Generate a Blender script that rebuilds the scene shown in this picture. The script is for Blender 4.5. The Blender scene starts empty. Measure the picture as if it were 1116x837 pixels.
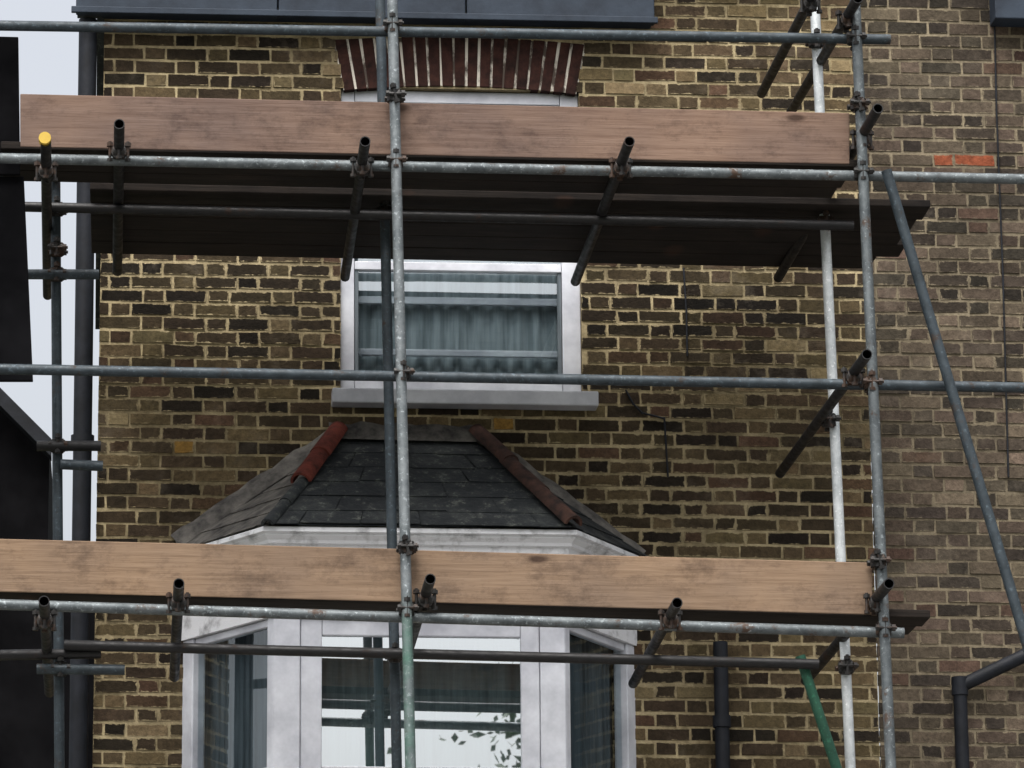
import bpy, bmesh, math, random
from mathutils import Vector, Matrix
random.seed(7)
scene=bpy.context.scene
# ------------------------------------------------------------ camera
F,CX,CY=4600.0,400.0,418.5
T=math.atan(1161.5/F); PSI=math.atan(270*math.cos(T)/F)
CAM=Vector((0,0,1.6))
R=Matrix.Rotation(-PSI,3,'Z')@Matrix.Rotation(math.pi/2+T,3,'X')
cd=bpy.data.cameras.new("camera"); cam=bpy.data.objects.new("camera",cd)
scene.collection.objects.link(cam); scene.camera=cam
cam.matrix_world=Matrix.Translation(CAM)@R.to_4x4()
cd.sensor_width=36; cd.lens=F/1116*36; cd.shift_x=(558-CX)/1116; cd.clip_end=3000
def P(px,py,y):
    """survey point: where the measured sight line meets the vertical plane at depth y"""
    d=R@Vector(((px-CX)/F,-(py-CY)/F,-1)); return CAM+d*((y-CAM.y)/d.y)
YW=21.6; YF=19.45; YI=20.3; YB=20.9
# ------------------------------------------------------------ materials
def newmat(name):
    m=bpy.data.materials.new(name); m.use_nodes=True
    nt=m.node_tree; b=nt.nodes["Principled BSDF"]; return m,nt,b
def N(nt,t,**kw):
    n=nt.nodes.new(t)
    for k,v in kw.items(): setattr(n,k,v)
    return n
def L(nt,a,b): nt.links.new(a,b)
def noise(nt,scale,detail=4,rough=.6,mapscale=None,vec=None):
    if vec is None:
        tc=N(nt,'ShaderNodeTexCoord'); vec=tc.outputs['Object']
    if mapscale:
        mp=N(nt,'ShaderNodeMapping'); mp.inputs['Scale'].default_value=mapscale; L(nt,vec,mp.inputs[0]); vec=mp.outputs[0]
    n=N(nt,'ShaderNodeTexNoise'); n.inputs['Scale'].default_value=scale; n.inputs['Detail'].default_value=detail; n.inputs['Roughness'].default_value=rough
    L(nt,vec,n.inputs['Vector']); return n.outputs['Fac']
def ramp(nt,fac,stops):
    r=N(nt,'ShaderNodeValToRGB'); e=r.color_ramp.elements
    e[0].position=stops[0][0]; e[0].color=(*stops[0][1],1)
    e[1].position=stops[-1][0]; e[1].color=(*stops[-1][1],1)
    for p,c in stops[1:-1]:
        x=e.new(p); x.color=(*c,1)
    L(nt,fac,r.inputs[0]); return r.outputs[0]
def mixc(nt,fac,a,b,mode='MIX'):
    m=N(nt,'ShaderNodeMix',data_type='RGBA',blend_type=mode)
    for s,i in ((fac,0),(a,6),(b,7)):
        if isinstance(s,(int,float)): m.inputs[i].default_value=s
        elif isinstance(s,tuple): m.inputs[i].default_value=(*s,1)
        else: L(nt,s,m.inputs[i])
    return m.outputs[2]
def math_(nt,op,a,b=None,clamp=False):
    m=N(nt,'ShaderNodeMath',operation=op); m.use_clamp=clamp
    for s,i in ((a,0),(b,1)):
        if s is None: continue
        if isinstance(s,(int,float)): m.inputs[i].default_value=s
        else: L(nt,s,m.inputs[i])
    return m.outputs[0]
def bump(nt,b,h,strength=.4,dist=.01):
    n=N(nt,'ShaderNodeBump'); n.inputs['Strength'].default_value=strength; n.inputs['Distance'].default_value=dist
    L(nt,h,n.inputs['Height']); L(nt,n.outputs[0],b.inputs['Normal'])
def mat(name,c1,c2,scale=6,rough=.7,metal=0,bs=.3,mapscale=None,lo=.35,hi=.65,bd=.005,detail=5,spec=.5):
    m,nt,b=newmat(name); n=noise(nt,scale,detail,.65,mapscale)
    L(nt,ramp(nt,n,[(lo,c1),(hi,c2)]),b.inputs['Base Color'])
    b.inputs['Roughness'].default_value=rough; b.inputs['Metallic'].default_value=metal
    b.inputs['Specular IOR Level'].default_value=spec
    if bs: bump(nt,b,noise(nt,scale*6,3,.6,mapscale),bs,bd)
    return m
def galv(name,c1,c2,rust,rustlo=.62,metal=.35,greenz=None):
    m,nt,b=newmat(name)
    base=ramp(nt,noise(nt,9,6,.75),[(.3,c1),(.7,c2)])
    rf=ramp(nt,noise(nt,5,6,.8),[(rustlo,(0,0,0)),(rustlo+.08,(1,1,1))])
    sp=ramp(nt,noise(nt,50,3,.7),[(.58,(0,0,0)),(.7,(1,1,1))])
    c=mixc(nt,rf,base,rust); c=mixc(nt,math_(nt,'MULTIPLY',sp,.6),c,tuple(min(1,q*2.4) for q in c2))
    if greenz:
        tc=N(nt,'ShaderNodeTexCoord'); s=N(nt,'ShaderNodeSeparateXYZ'); L(nt,tc.outputs['Object'],s.inputs[0])
        f=math_(nt,'MULTIPLY',math_(nt,'SUBTRACT',greenz,s.outputs[2]),4,True)
        c=mixc(nt,math_(nt,'MULTIPLY',f,ramp(nt,noise(nt,7,4,.7),[(.35,(.1,)*3),(.62,(.7,)*3)])),c,(.04,.13,.09))
    L(nt,c,b.inputs['Base Color'])
    L(nt,ramp(nt,rf,[(0,(metal,)*3),(1,(.05,)*3)]),b.inputs['Metallic'])
    L(nt,ramp(nt,noise(nt,20,3),[(.3,(.40,)*3),(.7,(.72,)*3)]),b.inputs['Roughness'])
    b.inputs['Specular IOR Level'].default_value=.35
    bump(nt,b,noise(nt,80,2),.3,.002); return m
M={}
zg=P(445,640,YF).z
M['galv']=galv("galvanised_tube",(.04,.048,.053),(.135,.153,.16),(.05,.03,.02),.56,.4,None)
M['galvg']=galv("galvanised_tube_painted_end",(.06,.073,.078),(.20,.22,.23),(.05,.032,.022),.6,.45,zg)
M['galvblue']=galv("galvanised_tube_blue",(.012,.018,.022),(.04,.054,.065),(.03,.02,.014),.58,.2)
M['galvbright']=galv("galvanised_tube_bright",(.34,.37,.38),(.62,.65,.66),(.15,.10,.06),.62)
M['dark']=galv("rusty_dark_tube",(.003,.003,.0035),(.007,.007,.008),(.022,.010,.005),.57,.0)
M['green']=galv("green_painted_tube",(.008,.045,.027),(.02,.09,.055),(.09,.11,.09),.62,.05)
M['coupler']=galv("coupler_steel",(.006,.006,.006),(.022,.021,.02),(.035,.018,.010),.5,.2)
M['fascia']=mat("slate_blue_lead",(.009,.015,.025),(.022,.033,.050),4,.7,0,.3,spec=.3)
M['white']=mat("white_upvc",(.33,.34,.38),(.55,.57,.61),3,.4,0,.05)
M['whitepaint']=mat("weathered_white_paint",(.24,.24,.25),(.58,.59,.61),9,.6,0,.3,lo=.3,hi=.5)
M['mortarfillet']=mat("mortar_fillet",(.028,.026,.025),(.14,.13,.115),8,.95,0,.7)
M['terracotta']=mat("terracotta_tile",(.045,.014,.011),(.15,.036,.024),12,.85,0,.5,spec=.2)
M['terracottadark']=mat("terracotta_tile_sooty",(.016,.011,.010),(.06,.03,.022),12,.9,0,.5,spec=.2)
M['black']=mat("black_sheet",(.002,.002,.0025),(.006,.006,.007),2,1,0,.2,spec=.05)
M['pipe']=mat("painted_iron_pipe",(.004,.005,.007),(.010,.012,.017),8,.6,0,.2,spec=.2)
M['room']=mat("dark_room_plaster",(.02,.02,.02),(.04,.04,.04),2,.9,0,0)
M['asphalt']=mat("asphalt",(.035,.035,.036),(.06,.06,.06),20,.9,0,.4)
M['paving']=mat("paving",(.16,.155,.15),(.26,.25,.24),3,.9,0,.3)
M['ground']=mat("ground_earth",(.05,.06,.03),(.09,.1,.05),1,.95,0,.3)
M['bark']=mat("bark",(.04,.03,.02),(.09,.07,.05),12,.9,0,.6)
M['leaf']=mat("leaves",(.025,.05,.015),(.06,.1,.03),3,.6,0,0)
M['yellow']=mat("yellow_plastic_cap",(.35,.22,.02),(.5,.34,.04),6,.6,0,0)
M['kerb']=mat("kerb_stone",(.2,.2,.19),(.32,.31,.3),6,.9,0,.3)
M['line']=mat("road_paint",(.6,.6,.58),(.8,.8,.78),10,.7,0,.1)
m,nt,b=newmat("roof_slate"); M['slate']=m
c=ramp(nt,noise(nt,4,6,.75),[(.3,(.007,.009,.011)),(.52,(.016,.019,.021)),(.72,(.045,.05,.048))])
c=mixc(nt,ramp(nt,noise(nt,16,6,.85),[(.55,(0,)*3),(.66,(.85,)*3)]),c,(.10,.105,.092))
L(nt,c,b.inputs['Base Color']); b.inputs['Roughness'].default_value=.85; b.inputs['Specular IOR Level'].default_value=.3; bump(nt,b,noise(nt,25,4,.7),.6,.008)
def wood(name,c1,c2,c3):
    m,nt,b=newmat(name)
    g=noise(nt,3,6,.7,(1.0,8,26)); k=noise(nt,1.3,4,.6)
    c=ramp(nt,g,[(.25,c1),(.5,c2),(.8,c3)])
    c=mixc(nt,ramp(nt,k,[(.35,(0,)*3),(.65,(.9,)*3)]),c,mixc(nt,1.0,c,(.66,.70,.80),'MULTIPLY'))
    tc=N(nt,'ShaderNodeTexCoord'); mp=N(nt,'ShaderNodeMapping'); mp.inputs['Scale'].default_value=(2.2,1,5.5); L(nt,tc.outputs['Object'],mp.inputs[0])
    v=N(nt,'ShaderNodeTexVoronoi'); v.inputs['Scale'].default_value=1.1; L(nt,mp.outputs[0],v.inputs['Vector'])
    kn=ramp(nt,v.outputs['Distance'],[(.07,(1,)*3),(.15,(0,)*3)])
    c=mixc(nt,math_(nt,'MULTIPLY',kn,.85),c,(.035,.02,.014))
    st=ramp(nt,noise(nt,5,7,.78,(1,1,1.6)),[(.50,(0,)*3),(.70,(.8,)*3)]); c=mixc(nt,st,c,mixc(nt,1.0,c,(.42,.41,.43),'MULTIPLY'))
    L(nt,c,b.inputs['Base Color']); b.inputs['Roughness'].default_value=.95; b.inputs['Specular IOR Level'].default_value=.2
    bump(nt,b,noise(nt,3,3,.7,(1.0,8,26)),.5,.004); return m
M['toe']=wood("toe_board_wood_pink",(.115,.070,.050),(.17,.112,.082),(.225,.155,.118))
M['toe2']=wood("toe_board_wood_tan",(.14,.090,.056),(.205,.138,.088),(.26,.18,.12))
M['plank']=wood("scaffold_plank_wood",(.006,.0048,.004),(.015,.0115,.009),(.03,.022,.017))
def glass(name,mir,tint=(.8,.9,.9)):
    m=bpy.data.materials.new(name); m.use_nodes=True; nt=m.node_tree
    for n in list(nt.nodes): nt.nodes.remove(n)
    o=N(nt,'ShaderNodeOutputMaterial'); mx=N(nt,'ShaderNodeMixShader'); mx.inputs[0].default_value=mir
    t=N(nt,'ShaderNodeBsdfTransparent'); t.inputs[0].default_value=(*tint,1)
    g=N(nt,'ShaderNodeBsdfGlossy'); g.inputs['Roughness'].default_value=.01; g.inputs['Color'].default_value=(.92,.97,1,1)
    nz=noise(nt,1.2,1); bp=N(nt,'ShaderNodeBump'); bp.inputs['Strength'].default_value=.06; bp.inputs['Distance'].default_value=.02
    L(nt,nz,bp.inputs['Height']); L(nt,bp.outputs[0],g.inputs['Normal'])
    L(nt,t.outputs[0],mx.inputs[1]); L(nt,g.outputs[0],mx.inputs[2]); L(nt,mx.outputs[0],o.inputs[0]); return m
M['glass']=glass("window_glass",.30,(.8,.86,.88)); M['mirror']=glass("coated_window_glass",.58)
M['sideglass']=glass("side_window_glass",.16,(.7,.76,.78))
M['curtain']=mat("net_curtain",(.14,.17,.185),(.27,.31,.33),3,.9,0,0,(12,1,.6))
M['curtaindark']=mat("heavy_curtain",(.05,.065,.075),(.11,.13,.145),3,.9,0,0,(12,1,.6))
def brickmat(name,mort1,mort2,smear=.0,soot=.5):
    def mortar(nt):
        mort=ramp(nt,noise(nt,3.5,6,.75),[(.3,mort1),(.6,mort2)])
        so=ramp(nt,noise(nt,.8,5,.68),[(.34,(1-soot,)*3),(.56,(1.1,)*3)])
        return mixc(nt,1.0,mort,so,'MULTIPLY')
    m,nt,b=newmat(name)
    at=N(nt,'ShaderNodeAttribute',attribute_name='bcol'); 
    u1=N(nt,'ShaderNodeUVMap',uv_map='uvA'); u2=N(nt,'ShaderNodeUVMap',uv_map='uvB')
    s1=N(nt,'ShaderNodeSeparateXYZ'); s2=N(nt,'ShaderNodeSeparateXYZ'); L(nt,u1.outputs[0],s1.inputs[0]); L(nt,u2.outputs[0],s2.inputs[0])
    e=math_(nt,'MINIMUM',math_(nt,'MINIMUM',s1.outputs[0],s1.outputs[1]),math_(nt,'MINIMUM',s2.outputs[0],s2.outputs[1]))
    nz=noise(nt,26,4,.7); nb=noise(nt,1.6,3,.6)
    k=math_(nt,'MULTIPLY',math_(nt,'SUBTRACT',nz,.5),.040)
    k2=math_(nt,'MULTIPLY',math_(nt,'SUBTRACT',nb,.5),.024)
    ee=math_(nt,'ADD',math_(nt,'SUBTRACT',e,.002+smear),math_(nt,'ADD',k,k2))
    mask=math_(nt,'MULTIPLY',ee,-230,True)
    fine=ramp(nt,noise(nt,38,5,.8),[(.25,(.4,)*3),(.75,(1.6,)*3)])
    bc=mixc(nt,1.0,at.outputs['Color'],fine,'MULTIPLY')
    so=ramp(nt,noise(nt,1.1,5,.65),[(.32,(.6,)*3),(.62,(1.15,)*3)])
    bc=mixc(nt,1.0,bc,so,'MULTIPLY')
    eff=ramp(nt,noise(nt,2.2,6,.75),[(.55,(0,)*3),(.75,(.35,)*3)])
    bc=mixc(nt,eff,bc,(.17,.145,.11))
    bc=mixc(nt,math_(nt,'MULTIPLY',mask,.8),bc,mortar(nt))
    L(nt,bc,b.inputs['Base Color']); b.inputs['Roughness'].default_value=.95; b.inputs['Specular IOR Level'].default_value=.15
    bump(nt,b,noise(nt,60,3,.7),.7,.006)
    m2,nt,b=newmat(name+"_mortar")
    f=ramp(nt,noise(nt,40,4,.7),[(.25,(.6,)*3),(.7,(1.15,)*3)])
    L(nt,mixc(nt,1.0,mortar(nt),f,'MULTIPLY'),b.inputs['Base Color']); b.inputs['Roughness'].default_value=.95; b.inputs['Specular IOR Level'].default_value=.2
    bump(nt,b,noise(nt,70,3,.7),.6,.006)
    return m,m2
BR,MO=brickmat("stock_brick",(.14,.108,.058),(.42,.345,.205),.0,.45)
BR2,MO2=brickmat("sooty_brick",(.085,.07,.05),(.24,.20,.135),.0,.4)
# ------------------------------------------------------------ mesh helpers
def empty(name):
    o=bpy.data.objects.new(name,None); scene.collection.objects.link(o); return o
def mesh_obj(name,verts,faces,m,parent=None,smooth=False,bevel=0):
    me=bpy.data.meshes.new(name); me.from_pydata([tuple(v) for v in verts],[],faces)
    bm=bmesh.new(); bm.from_mesh(me); bmesh.ops.recalc_face_normals(bm,faces=bm.faces); bm.to_mesh(me); bm.free()
    o=bpy.data.objects.new(name,me); scene.collection.objects.link(o)
    for x in (m if isinstance(m,list) else [m]): me.materials.append(x)
    if smooth:
        for p in me.polygons: p.use_smooth=True
    if bevel:
        bv=o.modifiers.new("bevel",'BEVEL'); bv.width=bevel; bv.segments=2; bv.limit_method='ANGLE'
    if parent: o.parent=parent
    return o
BF=[(0,1,2,3),(7,6,5,4),(0,4,5,1),(1,5,6,2),(2,6,7,3),(3,7,4,0)]
def box(name,x0,x1,y0,y1,z0,z1,m,parent=None,bevel=.004):
    v=[(x0,y0,z0),(x1,y0,z0),(x1,y0,z1),(x0,y0,z1),(x0,y1,z0),(x1,y1,z0),(x1,y1,z1),(x0,y1,z1)]
    return mesh_obj(name,v,BF,m,parent,bevel=bevel)
def frame_axes(d):
    d=d.normalized(); up=Vector((0,0,1)) if abs(d.z)<.9 else Vector((1,0,0))
    x=d.cross(up).normalized(); y=x.cross(d).normalized(); return x,y
def cyl_geo(V,Fc,a,b,r,seg=18,inner=None):
    a=Vector(a);b=Vector(b);d=(b-a).normalized();x,y=frame_axes(d); s=len(V)
    rows=[(a,r),(b,r)]
    if inner: 
        dep=min(.12,(b-a).length*.4)
        rows=[(a+d*dep,inner),(a,inner),(a,r),(b,r),(b,inner),(b-d*dep,inner)]
    for c,rr in rows:
        for i in range(seg):
            t=2*math.pi*i/seg; V.append(c+x*rr*math.cos(t)+y*rr*math.sin(t))
    n=len(rows)
    for k in range(n-1):
        for i in range(seg):
            j=(i+1)%seg; Fc.append((s+k*seg+i,s+k*seg+j,s+(k+1)*seg+j,s+(k+1)*seg+i))
    Fc.append(tuple(s+i for i in range(seg))[::-1]); Fc.append(tuple(s+(n-1)*seg+i for i in range(seg)))
def smooth_angle(o):
    me=o.data
    bm=bmesh.new(); bm.from_mesh(me)
    for f in bm.faces: f.smooth=True
    for e in bm.edges:
        if len(e.link_faces)==2 and e.calc_face_angle(0)>.6: e.smooth=False
    bm.to_mesh(me); bm.free()
def tube(name,a,b,m,parent,r=.0255):
    V=[];Fc=[];cyl_geo(V,Fc,a,b,r,18,r*.84)
    o=mesh_obj(name,V,Fc,m,parent); smooth_angle(o); return o
SC=empty("scaffolding")
def coupler(c,d1,d2,parent=SC):
    c=Vector(c);d1=Vector(d1).normalized();d2=Vector(d2).normalized()
    V=[];Fc=[]
    for d in (d1,d2):
        cyl_geo(V,Fc,c-d*.028,c+d*.028,.037,14)
        x,y=frame_axes(d)
        for q in (x,-x):
            p=c+q*.043
            cyl_geo(V,Fc,p-y*.04,p+y*.055,.008,8)
            cyl_geo(V,Fc,p+y*.03,p+y*.048,.017,6)
            cyl_geo(V,Fc,p-y*.045,p-y*.03,.015,6)
    o=mesh_obj("coupler",V,Fc,M['coupler'],parent); smooth_angle(o); return o
# ------------------------------------------------------------ brick wall builder
def build_wall(prefix,parent,x0,x1,z0,z1,mb,mm,openings,palette,special=[],shade_sootF=None,clipf=None,seed=11):
    rnd=random.Random(seed)
    Y=YW; V=[];Fc=[];cols=[];uA=[];uB=[]
    rows=int((z1-z0)/.075)
    for r in range(rows):
        za=z0+r*.075; zb=za+.0585; zc=(za+zb)/2
        x=x0-.3375+(.16875 if r%2 else 0)+rnd.uniform(-.006,.006)
        k=0
        iv=[(o[0],o[1]) for o in openings if o[2]<zc<o[3]]
        if clipf: iv+=clipf(zc)
        while x<x1:
            w=(.212 if k%2==0 else .0995)+rnd.uniform(-.003,.003)
            xa,xb=x,x+w; x=xb+.013; k+=1
            segs=[(max(xa,x0),min(xb,x1))]
            for a,b in iv:
                ns=[]
                for p,q in segs:
                    if q<=a or p>=b: ns.append((p,q)); continue
                    if p<a: ns.append((p,a))
                    if q>b: ns.append((b,q))
                segs=ns
            for p,q in segs:
                if q-p<.02: continue
                j=lambda s:rnd.uniform(-s,s)
                zz=j(.0025); pr=.0025+rnd.random()*.006
                s=len(V); y=Y-pr
                V+= [(p+j(.003),y+j(.002),za+zz+j(.003)),(q+j(.003),y+j(.002),za+zz+j(.003)),(q+j(.003),y+j(.002),zb+zz+j(.003)),(p+j(.003),y+j(.002),zb+zz+j(.003)),
                     (p-.001,Y+.01,za-.001),(q+.001,Y+.01,za-.001),(q+.001,Y+.01,zb+.001),(p-.001,Y+.01,zb+.001)]
                Fc+=[(s,s+1,s+2,s+3),(s,s+4,s+5,s+1),(s+1,s+5,s+6,s+2),(s+2,s+6,s+7,s+3),(s+3,s+7,s+4,s)]
                c=rnd.choices([a for a,_ in palette],[w_ for _,w_ in palette])[0]
                f=rnd.uniform(.7,1.3); c=[c[0]*f,c[1]*f*rnd.uniform(.95,1.05),c[2]*f]
                if shade_sootF:
                    zf=shade_sootF((p+q)/2,zc); c=[t*zf for t in c]
                for sx,sz,rr,sc in special:
                    if abs((p+q)/2-sx)<rr and abs(zc-sz)<.036: c=sc
                cols.append(c)
                w_,h_=q-p,zb-za
                uA+= [(0,0),(w_,0),(w_,h_),(0,h_)]+[(.03,.03)]*16
                uB+= [(w_,h_),(0,h_),(0,0),(w_,0)]+[(.03,.03)]*16
    me=bpy.data.meshes.new(prefix+"_bricks"); me.from_pydata(V,[],Fc)
    a=me.color_attributes.new(name='bcol',type='FLOAT_COLOR',domain='CORNER')
    flat=[]
    for c in cols: flat+=[c[0],c[1],c[2],1.0]*20
    a.data.foreach_set('color',flat)
    for nm,u in (('uvA',uA),('uvB',uB)):
        l=me.uv_layers.new(name=nm); l.data.foreach_set('uv',[t for q in u for t in q])
    me.materials.append(mb); o=bpy.data.objects.new("bricks",me); scene.collection.objects.link(o); o.parent=parent
    xs=sorted(set([x0,x1]+[t for o in openings for t in o[:2] if x0<t<x1])); zs=sorted(set([z0,z1]+[t for o in openings for t in o[2:4] if z0<t<z1]))
    V=[];Fc=[]
    for i in range(len(xs)-1):
        for k in range(len(zs)-1):
            cxm=(xs[i]+xs[i+1])/2; czm=(zs[k]+zs[k+1])/2
            if any(o[0]<cxm<o[1] and o[2]<czm<o[3] for o in openings): continue
            s=len(V); V+=[(xs[i],Y,zs[k]),(xs[i+1],Y,zs[k]),(xs[i+1],Y,zs[k+1]),(xs[i],Y,zs[k+1])]; Fc.append((s,s+1,s+2,s+3))
    for o in openings:
        a,b,c,d=o[:4]; s=len(V); D=.23
        V+=[(a,Y,c),(b,Y,c),(b,Y,d),(a,Y,d),(a,Y+D,c),(b,Y+D,c),(b,Y+D,d),(a,Y+D,d)]
        Fc+=[(s,s+1,s+5,s+4),(s+1,s+2,s+6,s+5),(s+2,s+3,s+7,s+6),(s+3,s,s+4,s+7)]
    me=bpy.data.meshes.new("mortar"); me.from_pydata(V,[],Fc); me.materials.append(mm)
    ob=bpy.data.objects.new("mortar_bed",me); scene.collection.objects.link(ob); ob.parent=parent
# ------------------------------------------------------------ house
H=empty("brick_house")
xl=P(109,330,YW).x; xr=P(946,400,YW).x
wx0=P(371,350,YW).x; wx1=P(634,350,YW).x
wz0=P(500,436,YW).z; wz1=P(500,97,YW).z
atop=P(500,42,YW).z
ztop=P(700,-60,YW).z
bayl=P(200,590,YW).x; bayr=P(690,603,YW).x
ze=P(455,580,YB).z; zh=P(455,676,YB).z; zs=P(455,833,YB).z
acx=(wx0+wx1)/2
PAL=[((.017,.013,.009),4),((.036,.026,.016),7),((.058,.042,.024),7),((.088,.065,.034),4),((.062,.038,.023),2),((.14,.108,.058),1)]
PAL2=[((.028,.023,.018),4),((.045,.036,.027),6),((.064,.049,.036),6),((.085,.066,.047),3),((.066,.042,.031),1.2)]
def zone(x,z):  # platform shade, with some soot, put into the brick colours
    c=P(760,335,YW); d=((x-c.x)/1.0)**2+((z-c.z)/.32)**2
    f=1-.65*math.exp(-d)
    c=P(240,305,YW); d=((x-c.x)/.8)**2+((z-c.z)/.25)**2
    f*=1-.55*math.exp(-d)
    c=P(860,40,YW); d=((x-c.x)/.9)**2+((z-c.z)/.35)**2  # light on the upper right bricks, painted in as brighter colour
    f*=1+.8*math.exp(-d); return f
def archclip(zc):
    if wz1-.02<zc<atop:
        t=(zc-wz1)/(atop-wz1); w=(wx1-wx0)/2-.02+.06*t; return [(acx-w,acx+w)]
    return []
p1=P(210,487,YW); p2=P(540,466,YW)
bayopen=(bayl+.12,bayr-.12,zs-2.6,ze-.1)
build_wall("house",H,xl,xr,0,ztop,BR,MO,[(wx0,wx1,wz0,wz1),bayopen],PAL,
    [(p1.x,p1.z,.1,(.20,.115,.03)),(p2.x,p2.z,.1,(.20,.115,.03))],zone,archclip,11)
H2=empty("brick_house")
p3=P(1045,178,YW)
build_wall("neighbour",H2,xr+.004,xr+5.0,0,ztop+.4,BR2,MO2,[],PAL2,[(p3.x,p3.z,.12,(.19,.055,.027))],seed=23)
box("side_wall",xl,xl+.2,YW+.012,YW+8,0,ztop,MO,H,0)
box("side_wall",xr+4.8,xr+4.996,YW+.012,YW+8,0,ztop+.4,MO2,H2,0)
box("back_wall",xl,xr,YW+7.8,YW+8,0,ztop,MO,H,0)
# arch voussoirs
V=[];Fc=[];nv=19
hw=(wx1-wx0)/2-.015
zc0=wz1
VR,NTR,BRR=newmat("red_rubber_brick")
L(NTR,ramp(NTR,noise(NTR,14,5,.7),[(.3,(.012,.007,.006)),(.55,(.034,.015,.012)),(.8,(.065,.028,.02))]),BRR.inputs['Base Color']); BRR.inputs['Roughness'].default_value=.95; BRR.inputs['Specular IOR Level'].default_value=.15; bump(NTR,BRR,noise(NTR,60,4),.5,.005)
rr=random.Random(3)
for i in range(nv):
    t0=-1+2*i/nv; t1=-1+2*(i+1)/nv
    g2=rr.uniform(.003,.009)/hw; g3=rr.uniform(.003,.009)/hw
    def pt(t,top):
        w=hw+(.055 if top else 0)
        camb=.035*(1-t*t)
        return (acx+t*w, (atop-.035+camb*.9+.012) if top else (zc0-.022+camb))
    a=pt(t0+g2,0);b=pt(t1-g3,0);c=pt(t1-g2,1);d=pt(t0+g3,1)
    s=len(V); y=YW-.006-rr.random()*.004
    V+=[(a[0],y,a[1]),(b[0],y,b[1]),(c[0],y,c[1]),(d[0],y,d[1]),(a[0],YW+.1,a[1]),(b[0],YW+.1,b[1]),(c[0],YW+.1,c[1]),(d[0],YW+.1,d[1])]
    Fc+=[tuple(s+q for q in f) for f in BF]
mesh_obj("arch_voussoirs",V,Fc,VR,H,bevel=.003)
WJ=mat("lime_putty_joint",(.06,.045,.035),(.52,.48,.41),9,.95,0,.5,(1,1,.5),.44,.54)
vj=[];
for i in range(13):
    t=-1+2*i/12; vj.append((acx+t*hw,YW-.004,zc0-.018+.035*(1-t*t)))
vj+=[(acx+hw+.06,YW-.004,atop-.02),(acx,YW-.004,atop+.01),(acx-hw-.06,YW-.004,atop-.02)]
mesh_obj("arch_joints",vj,[tuple(range(len(vj)))],WJ,H)
# upper window
def win_glass(name,x0,x1,y,z0,z1,m,par):
    return mesh_obj(name,[(x0,y,z0),(x1,y,z0),(x1,y,z1),(x0,y,z1)],[(0,1,2,3)],m,par)
yw=YW+.035
box("window_jamb_left",wx0+.002,wx0+.075,yw,yw+.07,wz0+.002,wz1-.002,M['white'],H)
box("window_jamb_right",wx1-.100,wx1-.002,yw,yw+.07,wz0+.002,wz1-.002,M['white'],H)
ix0,ix1=wx0+.077,wx1-.102
zm=P(500,222,YW).z; zt=P(500,290,YW).z; zb_=P(500,413,YW).z
box("window_head",ix0,ix1,yw+.003,yw+.067,wz1-.07,wz1-.004,M['white'],H)
box("meeting_rail",ix0,ix1,yw-.005,yw+.06,zm-.04,zm+.035,M['white'],H)
box("sash_top_rail",ix0,ix1,yw+.003,yw+.06,zt-.016,zt+.03,M['white'],H)
box("window_bottom_rail",ix0,ix1,yw+.003,yw+.067,wz0+.004,zb_,M['white'],H)
for a,b in ((ix0,ix0+.022),(ix1-.022,ix1)):
    box("sash_bead",a+.001,b-.001,yw+.012,yw+.05,zb_+.001,zt-.018,M['curtaindark'],H,.002)
win_glass("glass_pane",ix0,ix1,yw+.03,zb_,zt-.016,M['glass'],H)
win_glass("glass_pane",ix0,ix1,yw+.03,zt+.03,wz1-.07,M['glass'],H)
szt=P(500,424,YW-.12).z; szb=P(500,440,YW-.12).z
box("window_sill",P(362,430,YW-.1).x,P(652,430,YW-.1).x,YW-.12,YW+.034,szb,szt,M['white'],H,.008)
def curtain(name,x0,x1,y,z0,z1,m,par,amp=.02,fr=60):
    n=int((x1-x0)*70)+10; V=[];Fc=[]
    r=random.Random(5); ph=0
    for i in range(n+1):
        x=x0+(x1-x0)*i/n; ph+=fr*(x1-x0)/n*(.6+.8*r.random())
        dy=amp*math.sin(ph)
        V+=[(x,y+dy,z0),(x,y+dy*.7,z1)]
    for i in range(n): Fc.append((2*i,2*i+2,2*i+3,2*i+1))
    return mesh_obj(name,V,Fc,m,par,smooth=True)
curtain("net_curtain",ix0-.02,ix1+.02,yw+.13,wz0,wz1,M['curtain'],H,.012)
zr1=P(500,379,YW).z
box("reflection_bar_low",ix0-.02,ix1+.02,yw+.075,yw+.1,zr1-.018,zr1+.018,M['white'],H)  # added white bar imitating the lower reflection in the pane
zr1=P(500,322,YW).z
box("reflection_bar_high",ix0-.02,ix1+.02,yw+.075,yw+.1,zr1-.02,zr1+.02,M['white'],H)  # added bar for the upper pale reflection, no real rail
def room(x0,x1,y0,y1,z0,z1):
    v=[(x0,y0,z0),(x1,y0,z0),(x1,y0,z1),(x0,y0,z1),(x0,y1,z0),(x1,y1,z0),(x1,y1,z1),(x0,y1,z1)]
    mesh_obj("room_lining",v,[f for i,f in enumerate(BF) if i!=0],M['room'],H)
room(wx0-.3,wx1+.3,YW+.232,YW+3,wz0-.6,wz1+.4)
room(bayl-.1,bayr+.1,YW+.232,YW+3.2,zs-1,ze-.12)
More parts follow.
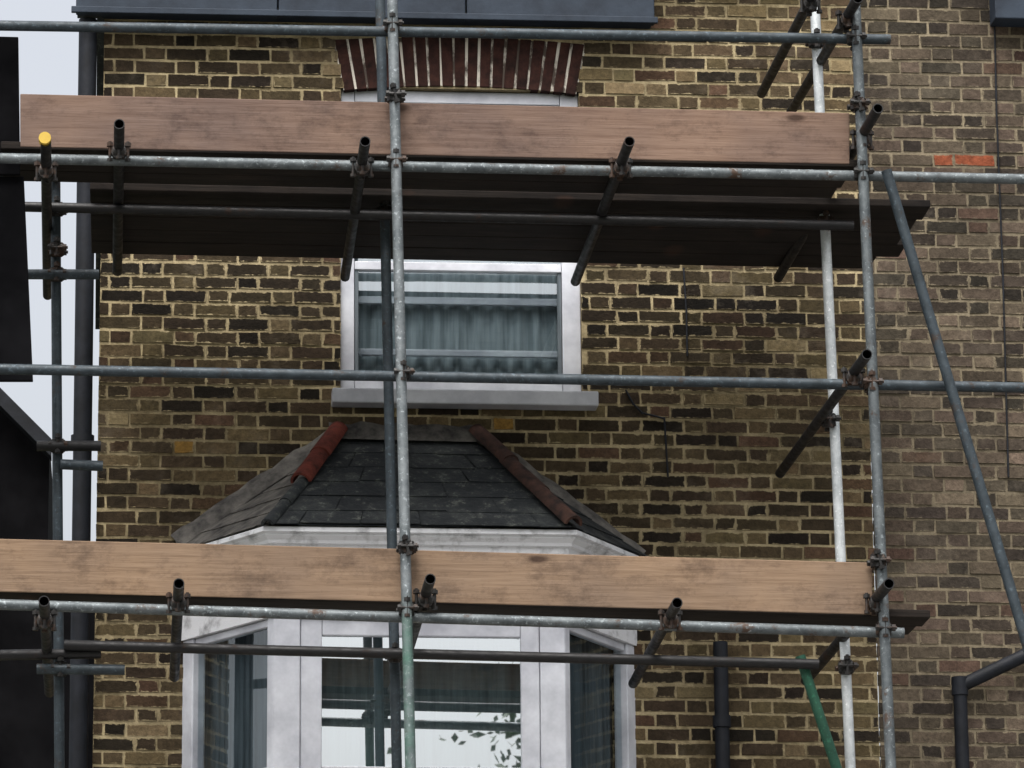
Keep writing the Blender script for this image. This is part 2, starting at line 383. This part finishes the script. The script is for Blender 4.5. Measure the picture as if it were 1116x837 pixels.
# ------------------------------------------------------------ bay
FLx=P(298,700,YB).x; FRx=P(616,700,YB).x
pts=[Vector((bayl,YW,0)),Vector((FLx,YB,0)),Vector((FRx,YB,0)),Vector((bayr,YW,0))]
def sweep(name,profile,m,zbase,par=H):
    dirs=[(pts[i+1]-pts[i]).normalized() for i in range(3)]
    nrm=[Vector((d.y,-d.x,0)) for d in dirs]
    def offp(i,o):
        if i==0:
            n=nrm[0]; d=dirs[0]; q=pts[0]+n*o; t=(YW-q.y)/d.y; return q+d*t
        if i==3:
            n=nrm[2]; d=dirs[2]; q=pts[3]+n*o; t=(YW-q.y)/d.y; return q+d*t
        a,b=nrm[i-1],nrm[i]; bis=(a+b).normalized(); return pts[i]+bis*(o/bis.dot(a))
    V=[];Fc=[];k=len(profile)
    for i in range(4):
        for o,z in profile:
            q=offp(i,o); V.append((q.x,q.y-.001,zbase+z))
    for i in range(3):
        for j in range(k):
            jj=(j+1)%k; Fc.append((i*k+j,(i+1)*k+j,(i+1)*k+jj,i*k+jj))
    return mesh_obj(name,V,Fc,m,par)
sweep("bay_cornice",[(-.1,.0),(.10,.0),(.105,-.025),(.085,-.03),(.085,-.04),(.06,-.06),(.055,-.075),(.035,-.08),(.03,-.12),(-.1,-.12)],M['whitepaint'],ze)
sweep("bay_fascia",[(-.1,-.122),(.012,-.122),(.012,zh-ze+.012),(-.1,zh-ze+.012)],M['whitepaint'],ze)
sweep("bay_sill",[(-.1,0),(.02,0),(.08,-.02),(.08,-.07),(-.1,-.07)],M['whitepaint'],zs-.06)
sweep("bay_apron",[(-.1,0),(.01,0),(.01,-(zs-.14)),(-.1,-(zs-.14))],MO,zs-.132)
def panel(name,A,B,members,glassr,zr,mg,tr=.05):
    d=(B-A).normalized(); n=Vector((d.y,-d.x,0))
    def bx(nm,u0,u1,n0,n1,z0,z1,m,bev=.006):
        V=[]
        for nn in (n1,n0):
            for u,z in ((u0,z0),(u1,z0),(u1,z1),(u0,z1)):
                q=A+d*u+n*nn; V.append((q.x,q.y,z))
        return mesh_obj(nm,V,BF,m,H,bevel=bev)
    for u0,u1,n0,n1 in members: bx(name+"_post",u0,u1,n0,n1,zr[0],zr[1],M['white'])
    g0,g1=glassr
    bx(name+"_top_rail",g0+.001,g1-.001,-.06,-.012,zr[1]-tr,zr[1]-.001,M['white'])
    bx(name+"_bottom_rail",g0+.001,g1-.001,-.06,-.012,zr[0]+.001,zr[0]+.05,M['white'])
    V=[]
    for u,z in ((g0,zr[0]+.05),(g1,zr[0]+.05),(g1,zr[1]-tr),(g0,zr[1]-tr)):
        q=A+d*u-n*.035; V.append((q.x,q.y,z))
    mesh_obj(name+"_glass",V,[(0,1,2,3)],mg,H)
    return bx
zr=(zs-.06,zh+.01)
LF=(pts[2]-pts[1]).length; LS=(pts[1]-pts[0]).length
panel("bay_front",pts[1],pts[2],[(0,.135,-.08,0),(.137,.245,-.07,-.012),(LF-.225,LF-.13,-.07,-.012),(LF-.128,LF,-.08,0)],(.245,LF-.225),zr,M['mirror'],.09)
panel("bay_side_left",pts[0],pts[1],[(0.0,.1,-.08,0),(LS-.06,LS-.005,-.08,-.002)],(.1,LS-.06),zr,M['sideglass'],.04)
panel("bay_side_right",pts[2],pts[3],[(.005,.06,-.08,-.002),(LS-.1,LS-.0,-.08,0)],(.06,(pts[3]-pts[2]).length-.1),zr,M['sideglass'],.04)
curtain("bay_net_curtain",FLx+.1,FRx-.1,YB+.2,zs-.1,zh,M['curtain'],H,.02,50)
for nm,a,b in (("bay_side_curtain_left",Vector((bayl+.1,YW+.05,0)),Vector((FLx+.08,YB+.16,0))),("bay_side_curtain_right",Vector((FRx-.08,YB+.16,0)),Vector((bayr-.1,YW+.05,0)))):
    V=[];Fc=[];n=60
    for i in range(n+1):
        q=a.lerp(b,i/n); dy=.014*math.sin(i*1.1+math.sin(i*.37)*2); V+=[(q.x,q.y+dy,zs-.1),(q.x,q.y+dy,zh)]
    for i in range(n): Fc.append((2*i,2*i+2,2*i+3,2*i+1))
    mesh_obj(nm,V,Fc,M['curtaindark'],H,smooth=True)
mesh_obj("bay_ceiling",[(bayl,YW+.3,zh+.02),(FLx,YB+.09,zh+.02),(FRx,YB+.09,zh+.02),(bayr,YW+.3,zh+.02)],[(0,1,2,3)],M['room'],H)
# bay roof
TL=P(372,478,YW); TR=P(517,480,YW); ztr=(TL.z+TR.z)/2; TL.z=TR.z=ztr; TL.y=TR.y=YW-.02
ov=.12
EL=Vector((FLx-.03,YB-ov,ze+.012)); ER=Vector((FRx+.03,YB-ov,ze+.012))
EWL=Vector((bayl-.1,YW-.02,ze+.012)); EWR=Vector((bayr+.1,YW-.02,ze+.012))
def slates(name,A,B,C,D,n=8,w=.26,m='slate'):
    nor=((B-A) if (B-A).length>.01 else (C-D)).cross(D-A).normalized()
    if nor.z<0: nor=-nor
    V=[];Fc=[];r=random.Random(4)
    V+=[A-nor*.01,B-nor*.01,C-nor*.01,D-nor*.01]; Fc.append((0,1,2,3))
    for k in range(n):
        t0=k/n; t1=min(1,(k+1.12)/n)
        l0,l1=A.lerp(D,t0),A.lerp(D,t1); r0,r1=B.lerp(C,t0),B.lerp(C,t1)
        Lb=(r1-l1).length; mm=max(1,round(Lb/w)); base=-(.5 if k%2 else 0)
        for i in range(mm+1):
            a=max(0,(i+base)/mm); b=min(1,(i+1+base)/mm-.004/max(mm*.26,.2))
            if b-a<.02: continue
            h1=.003+r.uniform(0,.004); jz=r.uniform(-.012,.012)
            dd=(l1-l0).normalized()*jz
            q=[l0.lerp(r0,a),l0.lerp(r0,b),l1.lerp(r1,b)+nor*h1+dd,l1.lerp(r1,a)+nor*(h1+r.uniform(-.002,.002))+dd]
            s=len(V); V+=q+[q[3]-nor*.004,q[2]-nor*.004]
            Fc+=[(s,s+1,s+2,s+3),(s+3,s+2,s+5,s+4)]
    return mesh_obj(name,V,Fc,M[m],H)
slates("bay_roof_slates_front",TL,TR,ER,EL,6,.3)
slates("bay_roof_slates_left",TL,TL+Vector((.001,0,0)),EL,EWL,6,.22,'mortarfillet')
slates("bay_roof_slates_right",TR-Vector((.001,0,0)),TR,EWR,ER,6,.22)
def hip(name,a,b,m0,m1,split,n=5,r=.05):
    rn=random.Random(6)
    for i in range(n):
        jit=Vector((rn.uniform(-.008,.008),0,rn.uniform(-.006,.006)))
        p=a.lerp(b,i/n)+jit; q=a.lerp(b,(i+1.08)/n)+jit; V=[];Fc=[]; d=(q-p).normalized(); x,y=frame_axes(d); seg=10
        for c,rad_ in ((p,r*.95),(q,r*1.04)):
            for rr_ in (rad_,rad_-.014):
                for s in range(seg+1):
                    t=math.pi*s/seg; V.append(c+x*rr_*math.cos(t)+y*rr_*math.sin(t))
        K=seg+1
        for s in range(seg):
            Fc+=[(s,s+1,2*K+s+1,2*K+s),(K+s+1,K+s,3*K+s,3*K+s+1),(2*K+s,2*K+s+1,3*K+s+1,3*K+s),(s+1,s,K+s,K+s+1)]
        o=mesh_obj(name,V,Fc,m0 if i<split else m1,H); smooth_angle(o)
hip("hip_tile_left",TL+Vector((-.02,-.03,.03)),TL.lerp(EL,.55)+Vector((0,0,.02)),M['terracotta'],M['mortarfillet'],2,2,.055)
hip("hip_tile_left_mortared",TL.lerp(EL,.55),EL,M['slate'],M['slate'],9,2,.035)
hip("hip_tile_right",TR+Vector((0,-.03,.03)),ER+Vector((0,0,.02)),M['terracottadark'],M['terracottadark'],9,3)
def fillet(name,a,b,w,m,nseg=14):
    V=[];Fc=[];r=random.Random(9)
    d=(b-a).normalized(); up=Vector((-d.z,0,d.x)); 
    if up.z<0: up=-up
    for i in range(nseg+1):
        c=a.lerp(b,i/nseg); ww=w*r.uniform(.75,1.2)
        V+=[c+up*ww+Vector((0,-.008,0)),c+Vector((0,-.05-r.random()*.015,0)),c-up*.04+Vector((0,-.09,-.02))]
    for i in range(nseg):
        for j in range(2): Fc.append((3*i+j,3*i+3+j,3*i+4+j,3*i+1+j))
    return mesh_obj(name,V,Fc,m,H,smooth=True)
def onw(px,py): return P(px,py,YW)
fillet("mortar_fillet_left",onw(362,474),onw(190,590),.04,M['mortarfillet'])
fillet("mortar_fillet_right",onw(522,474),onw(700,606),.035,M['mortarfillet'])
fillet("mortar_fillet_top",onw(358,470),onw(524,474),.05,M['mortarfillet'])
# ------------------------------------------------------------ roof at the top of the wall
zf0=P(400,20,YW-.15).z; zf1=P(400,-60,YW-.15).z
xs_=[P(x,5,YW-.15).x for x in (82,303,508,714)]
for i in range(3):
    box("fascia_panel",xs_[i]+.004,xs_[i+1]-.004,YW-.15-.006*(i%2),YW-.11,zf0,zf1,M['fascia'],H,.006)
box("soffit",xs_[0]+.01,xs_[3]-.01,YW-.108,YW-.001,zf0+.02,zf0+.045,M['fascia'],H,.003)
box("roof_edge_batten",xs_[0]-.02,xs_[3]+.01,YW-.18,YW-.157,zf0-.005,zf0+.03,M['fascia'],H,.004)
xn=P(1083,5,YW-.12).x
box("fascia_panel",xn,xn+2.5,YW-.15,YW-.001,P(1100,20,YW-.15).z,ztop+.4,M['fascia'],H2,.006)
mesh_obj("roof_slope",[(xl-.1,YW-.16,zf1),(xr,YW-.16,zf1),(xr,YW+4,zf1+2.6),(xl-.1,YW+4,zf1+2.6),(xl-.1,YW+8,zf1),(xr,YW+8,zf1)],[(0,1,2,3),(3,2,5,4)],M['slate'],H)
mesh_obj("roof_slope",[(xr+.01,YW-.1,ztop+.4),(xr+5,YW-.1,ztop+.4),(xr+5,YW+4,ztop+3),(xr+.01,YW+4,ztop+3),(xr+.01,YW+8,ztop+.4),(xr+5,YW+8,ztop+.4)],[(0,1,2,3),(3,2,5,4)],M['slate'],H2)
def pipe(name,ptsl,r,m,par,brk=True):
    V=[];Fc=[]
    for a,b in zip(ptsl[:-1],ptsl[1:]): cyl_geo(V,Fc,a,b,r,14)
    for p in ptsl[1:-1]: 
        cyl_geo(V,Fc,Vector(p)-Vector((0,0,r*1.3)),Vector(p)+Vector((0,0,r*1.3)),r*1.2,14)
    a,b=Vector(ptsl[0]),Vector(ptsl[-1])
    if brk and abs((a-b).normalized().z)>.9:
        n=max(1,int((a-b).length/1.8))
        for i in range(n+1):
            c=a.lerp(b,(i+.3)/(n+1)); cyl_geo(V,Fc,c-Vector((0,0,.03)),c+Vector((0,0,.03)),r*1.25,14)
    o=mesh_obj(name,V,Fc,m,par); smooth_angle(o); return o
a=P(96,22,YW-.06); pipe("corner_downpipe",[(a.x,a.y,a.z),(P(98,300,YW-.06).x,a.y,0.1)],.05,M['pipe'],H)
a=P(785,700,YW-.07); pipe("downpipe",[(a.x,a.y,a.z),(a.x,a.y,.1)],.038,M['pipe'],H)
a=P(1130,708,YW-.08); b=P(1046,748,YW-.08)
pipe("soil_pipe",[(a.x,a.y,a.z),(b.x,b.y,b.z),(b.x,b.y,.1)],.036,M['pipe'],H2,False)
for nm,l,par in (("cable",[(1083,-20),(1086,120),(1093,300),(1099,520)],H2),("cable",[(745,292),(748,340),(749,388)],H),("cable",[(682,425),(690,440),(700,450),(724,456),(728,520)],H)):
    pipe(nm,[P(x,y,YW-.015) for x,y in l],.005,M['pipe'],par,False)
# ------------------------------------------------------------ scaffold
def T2(name,a,b,m,y0=YF,y1=None,r=.0255):
    y1=y0 if y1 is None else y1
    return tube(name,P(a[0],a[1],y0),P(b[0],b[1],y1),M[m],SC,r)
def stand(name,a,b,m,y):
    A=P(a[0],a[1],y);B=P(b[0],b[1],y); d=(B-A)/(A.z-B.z); G=B+d*(B.z-.02); 
    tube(name,A,G,M[m],SC); 
    box("base_plate",G.x-.075,G.x+.075,y-.075,y+.075,.006,.02,M['coupler'],SC,.002)
stand("standard",(426,-60),(448,860),'galvg',YF-.05)
stand("standard",(929,-60),(972,860),'galv',YF-.05)
stand("standard",(413,-60),(433,860),'galvblue',YI)
stand("standard",(885,-60),(928,860),'galvbright',YI)
stand("standard",(60,140),(65,860),'galvblue',YI)
stand("standard",(-60,-60),(-66,860),'galvblue',YF-.05)
T2("guard_rail",(-120,26),(970,43),'galvblue')
T2("ledger",(-120,170),(1200,197),'galv')
T2("guard_rail",(-120,400),(1200,424),'galvblue')
T2("ledger",(-120,655),(985,690),'galv')
T2("ledger",(-120,222),(930,246),'dark',20.2)
T2("ledger",(70,703),(892,724),'dark',20.2)
TYF,TYB=19.1,21.35
tr=[]
def transom(a,b,m='dark',n="transom"):
    A=P(a[0],a[1],TYF);B=P(b[0],b[1],TYB); tube(n,A,B,M[m],SC); tr.append((A,B))
transom((50,155),(52,322)); transom((130,135),(128,296)); transom((398,154),(376,302)); transom((686,154),(627,307)); transom((957,118),(848,303))
transom((48,655),(54,755)); transom((195,636),(190,738)); transom((469,631),(436,738)); transom((738,657),(690,745)); transom((969,636),(878,742))
transom((945,386),(850,516)); transom((935,-2),(862,122)); transom((893,-20),(830,102))
c=P(49,152,TYF); V=[];Fc=[];cyl_geo(V,Fc,c-Vector((0,.03,0)),c+Vector((0,.03,0)),.029,14); mesh_obj("end_cap",V,Fc,M['yellow'],SC)
T2("brace",(966,186),(1135,755),'galvblue',YF-.11)
T2("brace",(872,715),(916,850),'green',YI-.06)
T2("return_tube",(-60,186),(104,190),'galvblue',YI-.06)
T2("return_tube",(20,299),(108,299),'galvblue',YI-.06)
T2("return_tube",(40,486),(110,486),'dark',YI-.06)
T2("return_tube",(66,506),(112,508),'galvblue',YI-.06)
T2("return_tube",(40,729),(136,730),'galvblue',YI-.06)
T2("return_tube",(-60,715),(110,712),'dark',YI-.06)
X=Vector((1,0,0));Z=Vector((0,0,1));Yd=Vector((0,1,0))
for px,py in ((427,28),(431,176),(439,407),(443,664),(931,42),(939,189),(949,418),(963,686)):
    coupler(P(px,py,YF-.025),X,Z)
for px,py in ((430,105),(443,597),(935,114),(957,612)): coupler(P(px,py,YF-.05),Z,X+Z*.25)
for px,py in ((420,232),(430,714),(899,243),(922,727),(62,228),(62,299),(63,486),(66,729),(903,458),(889,45)): coupler(P(px,py,YI-.03),X,Z)
coupler(P(62,272,YI-.05),X,Z)
for A,B in tr:
    t=(YF-A.y)/(B.y-A.y); coupler(A.lerp(B,t)-Vector((0,.02,.025)),X,Yd)
def planks(zf,xa,xb,ys,ystep,par=SC,name="scaffold_board"):
    r=random.Random(2)
    y=ys[0]
    while y+ystep*.8<=ys[1]:
        dx=r.uniform(-.06,.06); A=zf(xa,y);B=zf(xb+dx,y)
        v=[Vector((xa,y+.003,A)),Vector((xb+dx,y+.003,B)),Vector((xb+dx,y+.003,B+.038)),Vector((xa,y+.003,A+.038))]
        v+=[q+Vector((0,ystep-.006,r.uniform(-.002,.002))) for q in v]
        mesh_obj(name,v,BF,M['plank'],par,bevel=.005); y+=ystep
fu=(lambda x,y,A=P(130,145,TYF),B=P(957,163,TYF): A.z+.03+(B.z-A.z)*(x-A.x)/(B.x-A.x))
fl=(lambda x,y,A=P(195,640,TYF),B=P(738,655,TYF): A.z+.03+(B.z-A.z)*(x-A.x)/(B.x-A.x))
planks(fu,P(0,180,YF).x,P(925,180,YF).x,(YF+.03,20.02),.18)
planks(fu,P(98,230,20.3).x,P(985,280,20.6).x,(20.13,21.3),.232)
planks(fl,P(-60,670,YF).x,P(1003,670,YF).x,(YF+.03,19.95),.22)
def toe(name,pl,pr,m,y):
    a,b,c,d=P(pl[0],pl[2],y),P(pr[0],pr[2],y),P(pr[0],pr[1],y),P(pl[0],pl[1],y)
    t=Vector((0,.038,0)); v=[a,b,c,d,a+t,b+t,c+t,d+t]
    mesh_obj(name,v,BF,M[m],SC,bevel=.005)
toe("toe_board",(22,102,160),(926,123,179),'toe',YF+.03)
toe("toe_board",(-120,584,642),(440,598,656),'toe2',YF+.03)
toe("toe_board",(441,599,656),(951,613,670),'toe2',YF+.03)
def quadbox(name,p4,y,m,par,t=.03):
    v=[P(a,b,y) for a,b in p4]; v+=[q+Vector((0,t,0)) for q in v]
    return mesh_obj(name,v,BF,M[m],par,bevel=.004)
quadbox("end_sheeting",[(-150,190),(22,190),(20,40),(-150,36)],YF+.09,'black',SC)
quadbox("end_sheeting",[(-150,415),(36,415),(26,192),(-150,192)],YF+.12,'black',SC)
# dark neighbour behind on the left
NB=empty("terraced_house")
yN=30.0
a=P(104,640,yN); b=P(54,478,yN); c=P(-30,390,yN)
box("wall",a.x-7,a.x,yN,yN+6,0,a.z,M['black'],NB,0)
V=[(b.x-7,yN+.1,a.z),(b.x,yN+.1,a.z),(b.x,yN+.1,b.z),(c.x,yN+.1,c.z),(b.x-7,yN+.1,c.z)]
V+=[(x,yN+5.9,z) for x,_,z in V]
mesh_obj("gable",V,[(0,1,2,3,4),(9,8,7,6,5)]+[(i,(i+1)%5,(i+1)%5+5,i+5) for i in range(5)],M['black'],NB)
quadbox("barge_board",[(-40,402),(56,498),(56,478),(-40,382)],yN-.1,'pipe',NB,.15)
# ------------------------------------------------------------ ground, road
def sheet(name,x0,x1,y0,y1,z,m):
    return mesh_obj(name,[(x0,y0,z),(x1,y0,z),(x1,y1,z),(x0,y1,z)],[(0,1,2,3)],m)
sheet("ground",-1500,1500,-1500,1500,-.12,M['ground'])
sheet("road",-200,200,4,11,-.116,M['asphalt'])
box("pavement",-200,200,11.13,YW+.3,-.2,0,M['paving'],None,0)
box("pavement",-200,200,-1,3.87,-.2,0,M['paving'],None,0)
box("kerb",-200,200,11,11.127,-.2,.004,M['kerb'],None,.01); box("kerb",-200,200,3.873,4,-.2,.004,M['kerb'],None,.01)
RM=empty("road_markings")
for i in range(-12,13): 
    o=sheet("dash",i*6,i*6+3,7.45,7.55,-.112,M['line']); o.parent=RM
def tree(x,y,h,seed):
    r=random.Random(seed); V=[];Fc=[]; E=empty("street_tree")
    def limb(a,b,ra,rb):
        d=(b-a).normalized();u,w=frame_axes(d);s=len(V)
        for c,q in ((a,ra),(b,rb)):
            for i in range(8):
                t=math.pi*i/4; V.append(c+u*q*math.cos(t)+w*q*math.sin(t))
        for i in range(8): Fc.append((s+i,s+(i+1)%8,s+8+(i+1)%8,s+8+i))
    top=Vector((x,y,h*.45)); limb(Vector((x,y,0)),top,.22,.15); cl=[]
    for i in range(20):
        a=r.uniform(0,6.28); l=r.uniform(.25,.5)*h; e=top+Vector((math.cos(a)*l*.5,math.sin(a)*l*.5,l*r.uniform(.4,1)))
        limb(top-Vector((0,0,r.uniform(0,h*.1))),e,.08,.02); cl.append(e)
        for _ in range(2):
            e2=e+Vector((r.gauss(0,.6),r.gauss(0,.6),r.gauss(.3,.4))); limb(e,e2,.02,.008); cl.append(e2)
    mesh_obj("trunk_and_limbs",V,Fc,M['bark'],E)
    V=[];Fc=[]
    for _ in range(9000):
        c=r.choice(cl)+Vector((r.gauss(0,.42),r.gauss(0,.42),r.gauss(0,.36)))
        u=Vector((r.gauss(0,1),r.gauss(0,1),r.gauss(0,1))).normalized(); w=u.cross(Vector((r.gauss(0,1),r.gauss(0,1),r.gauss(0,1)))).normalized()
        q=r.uniform(.05,.1); s=len(V); V+=[c-u*q,c+w*q*.6,c+u*q,c-w*q*.6]; Fc.append((s,s+1,s+2,s+3))
    mesh_obj("crown_leaves",V,Fc,M['leaf'],E)
tree(7.4,-5,11.3,3); tree(-6,-6,8.5,8)
# ------------------------------------------------------------ light
w=bpy.data.worlds.new("World"); scene.world=w; w.use_nodes=True; nt=w.node_tree
bg=nt.nodes['Background']; sky=nt.nodes.new('ShaderNodeTexSky'); sky.sky_type='NISHITA'; sky.sun_disc=False
EL_,AZ=math.radians(62),math.radians(200)
sky.sun_elevation=EL_; sky.sun_rotation=AZ; sky.air_density=1.0; sky.dust_density=9; sky.ozone_density=1
hs=nt.nodes.new('ShaderNodeHueSaturation'); hs.inputs['Saturation'].default_value=.3; hs.inputs['Value'].default_value=2.15
nt.links.new(sky.outputs[0],hs.inputs['Color']); nt.links.new(hs.outputs[0],bg.inputs[0]); bg.inputs[1].default_value=.15
sd=bpy.data.lights.new("sun",'SUN'); sd.energy=1.0; sd.angle=math.radians(18); sd.color=(1,.96,.9)
so=bpy.data.objects.new("sun",sd); scene.collection.objects.link(so)
dirv=Vector((math.sin(AZ)*math.cos(EL_),math.cos(AZ)*math.cos(EL_),math.sin(EL_)))
so.rotation_euler=dirv.to_track_quat('Z','Y').to_euler(); so.location=(0,0,30)
scene.view_settings.view_transform='Standard'; scene.view_settings.look='None'; scene.view_settings.exposure=0
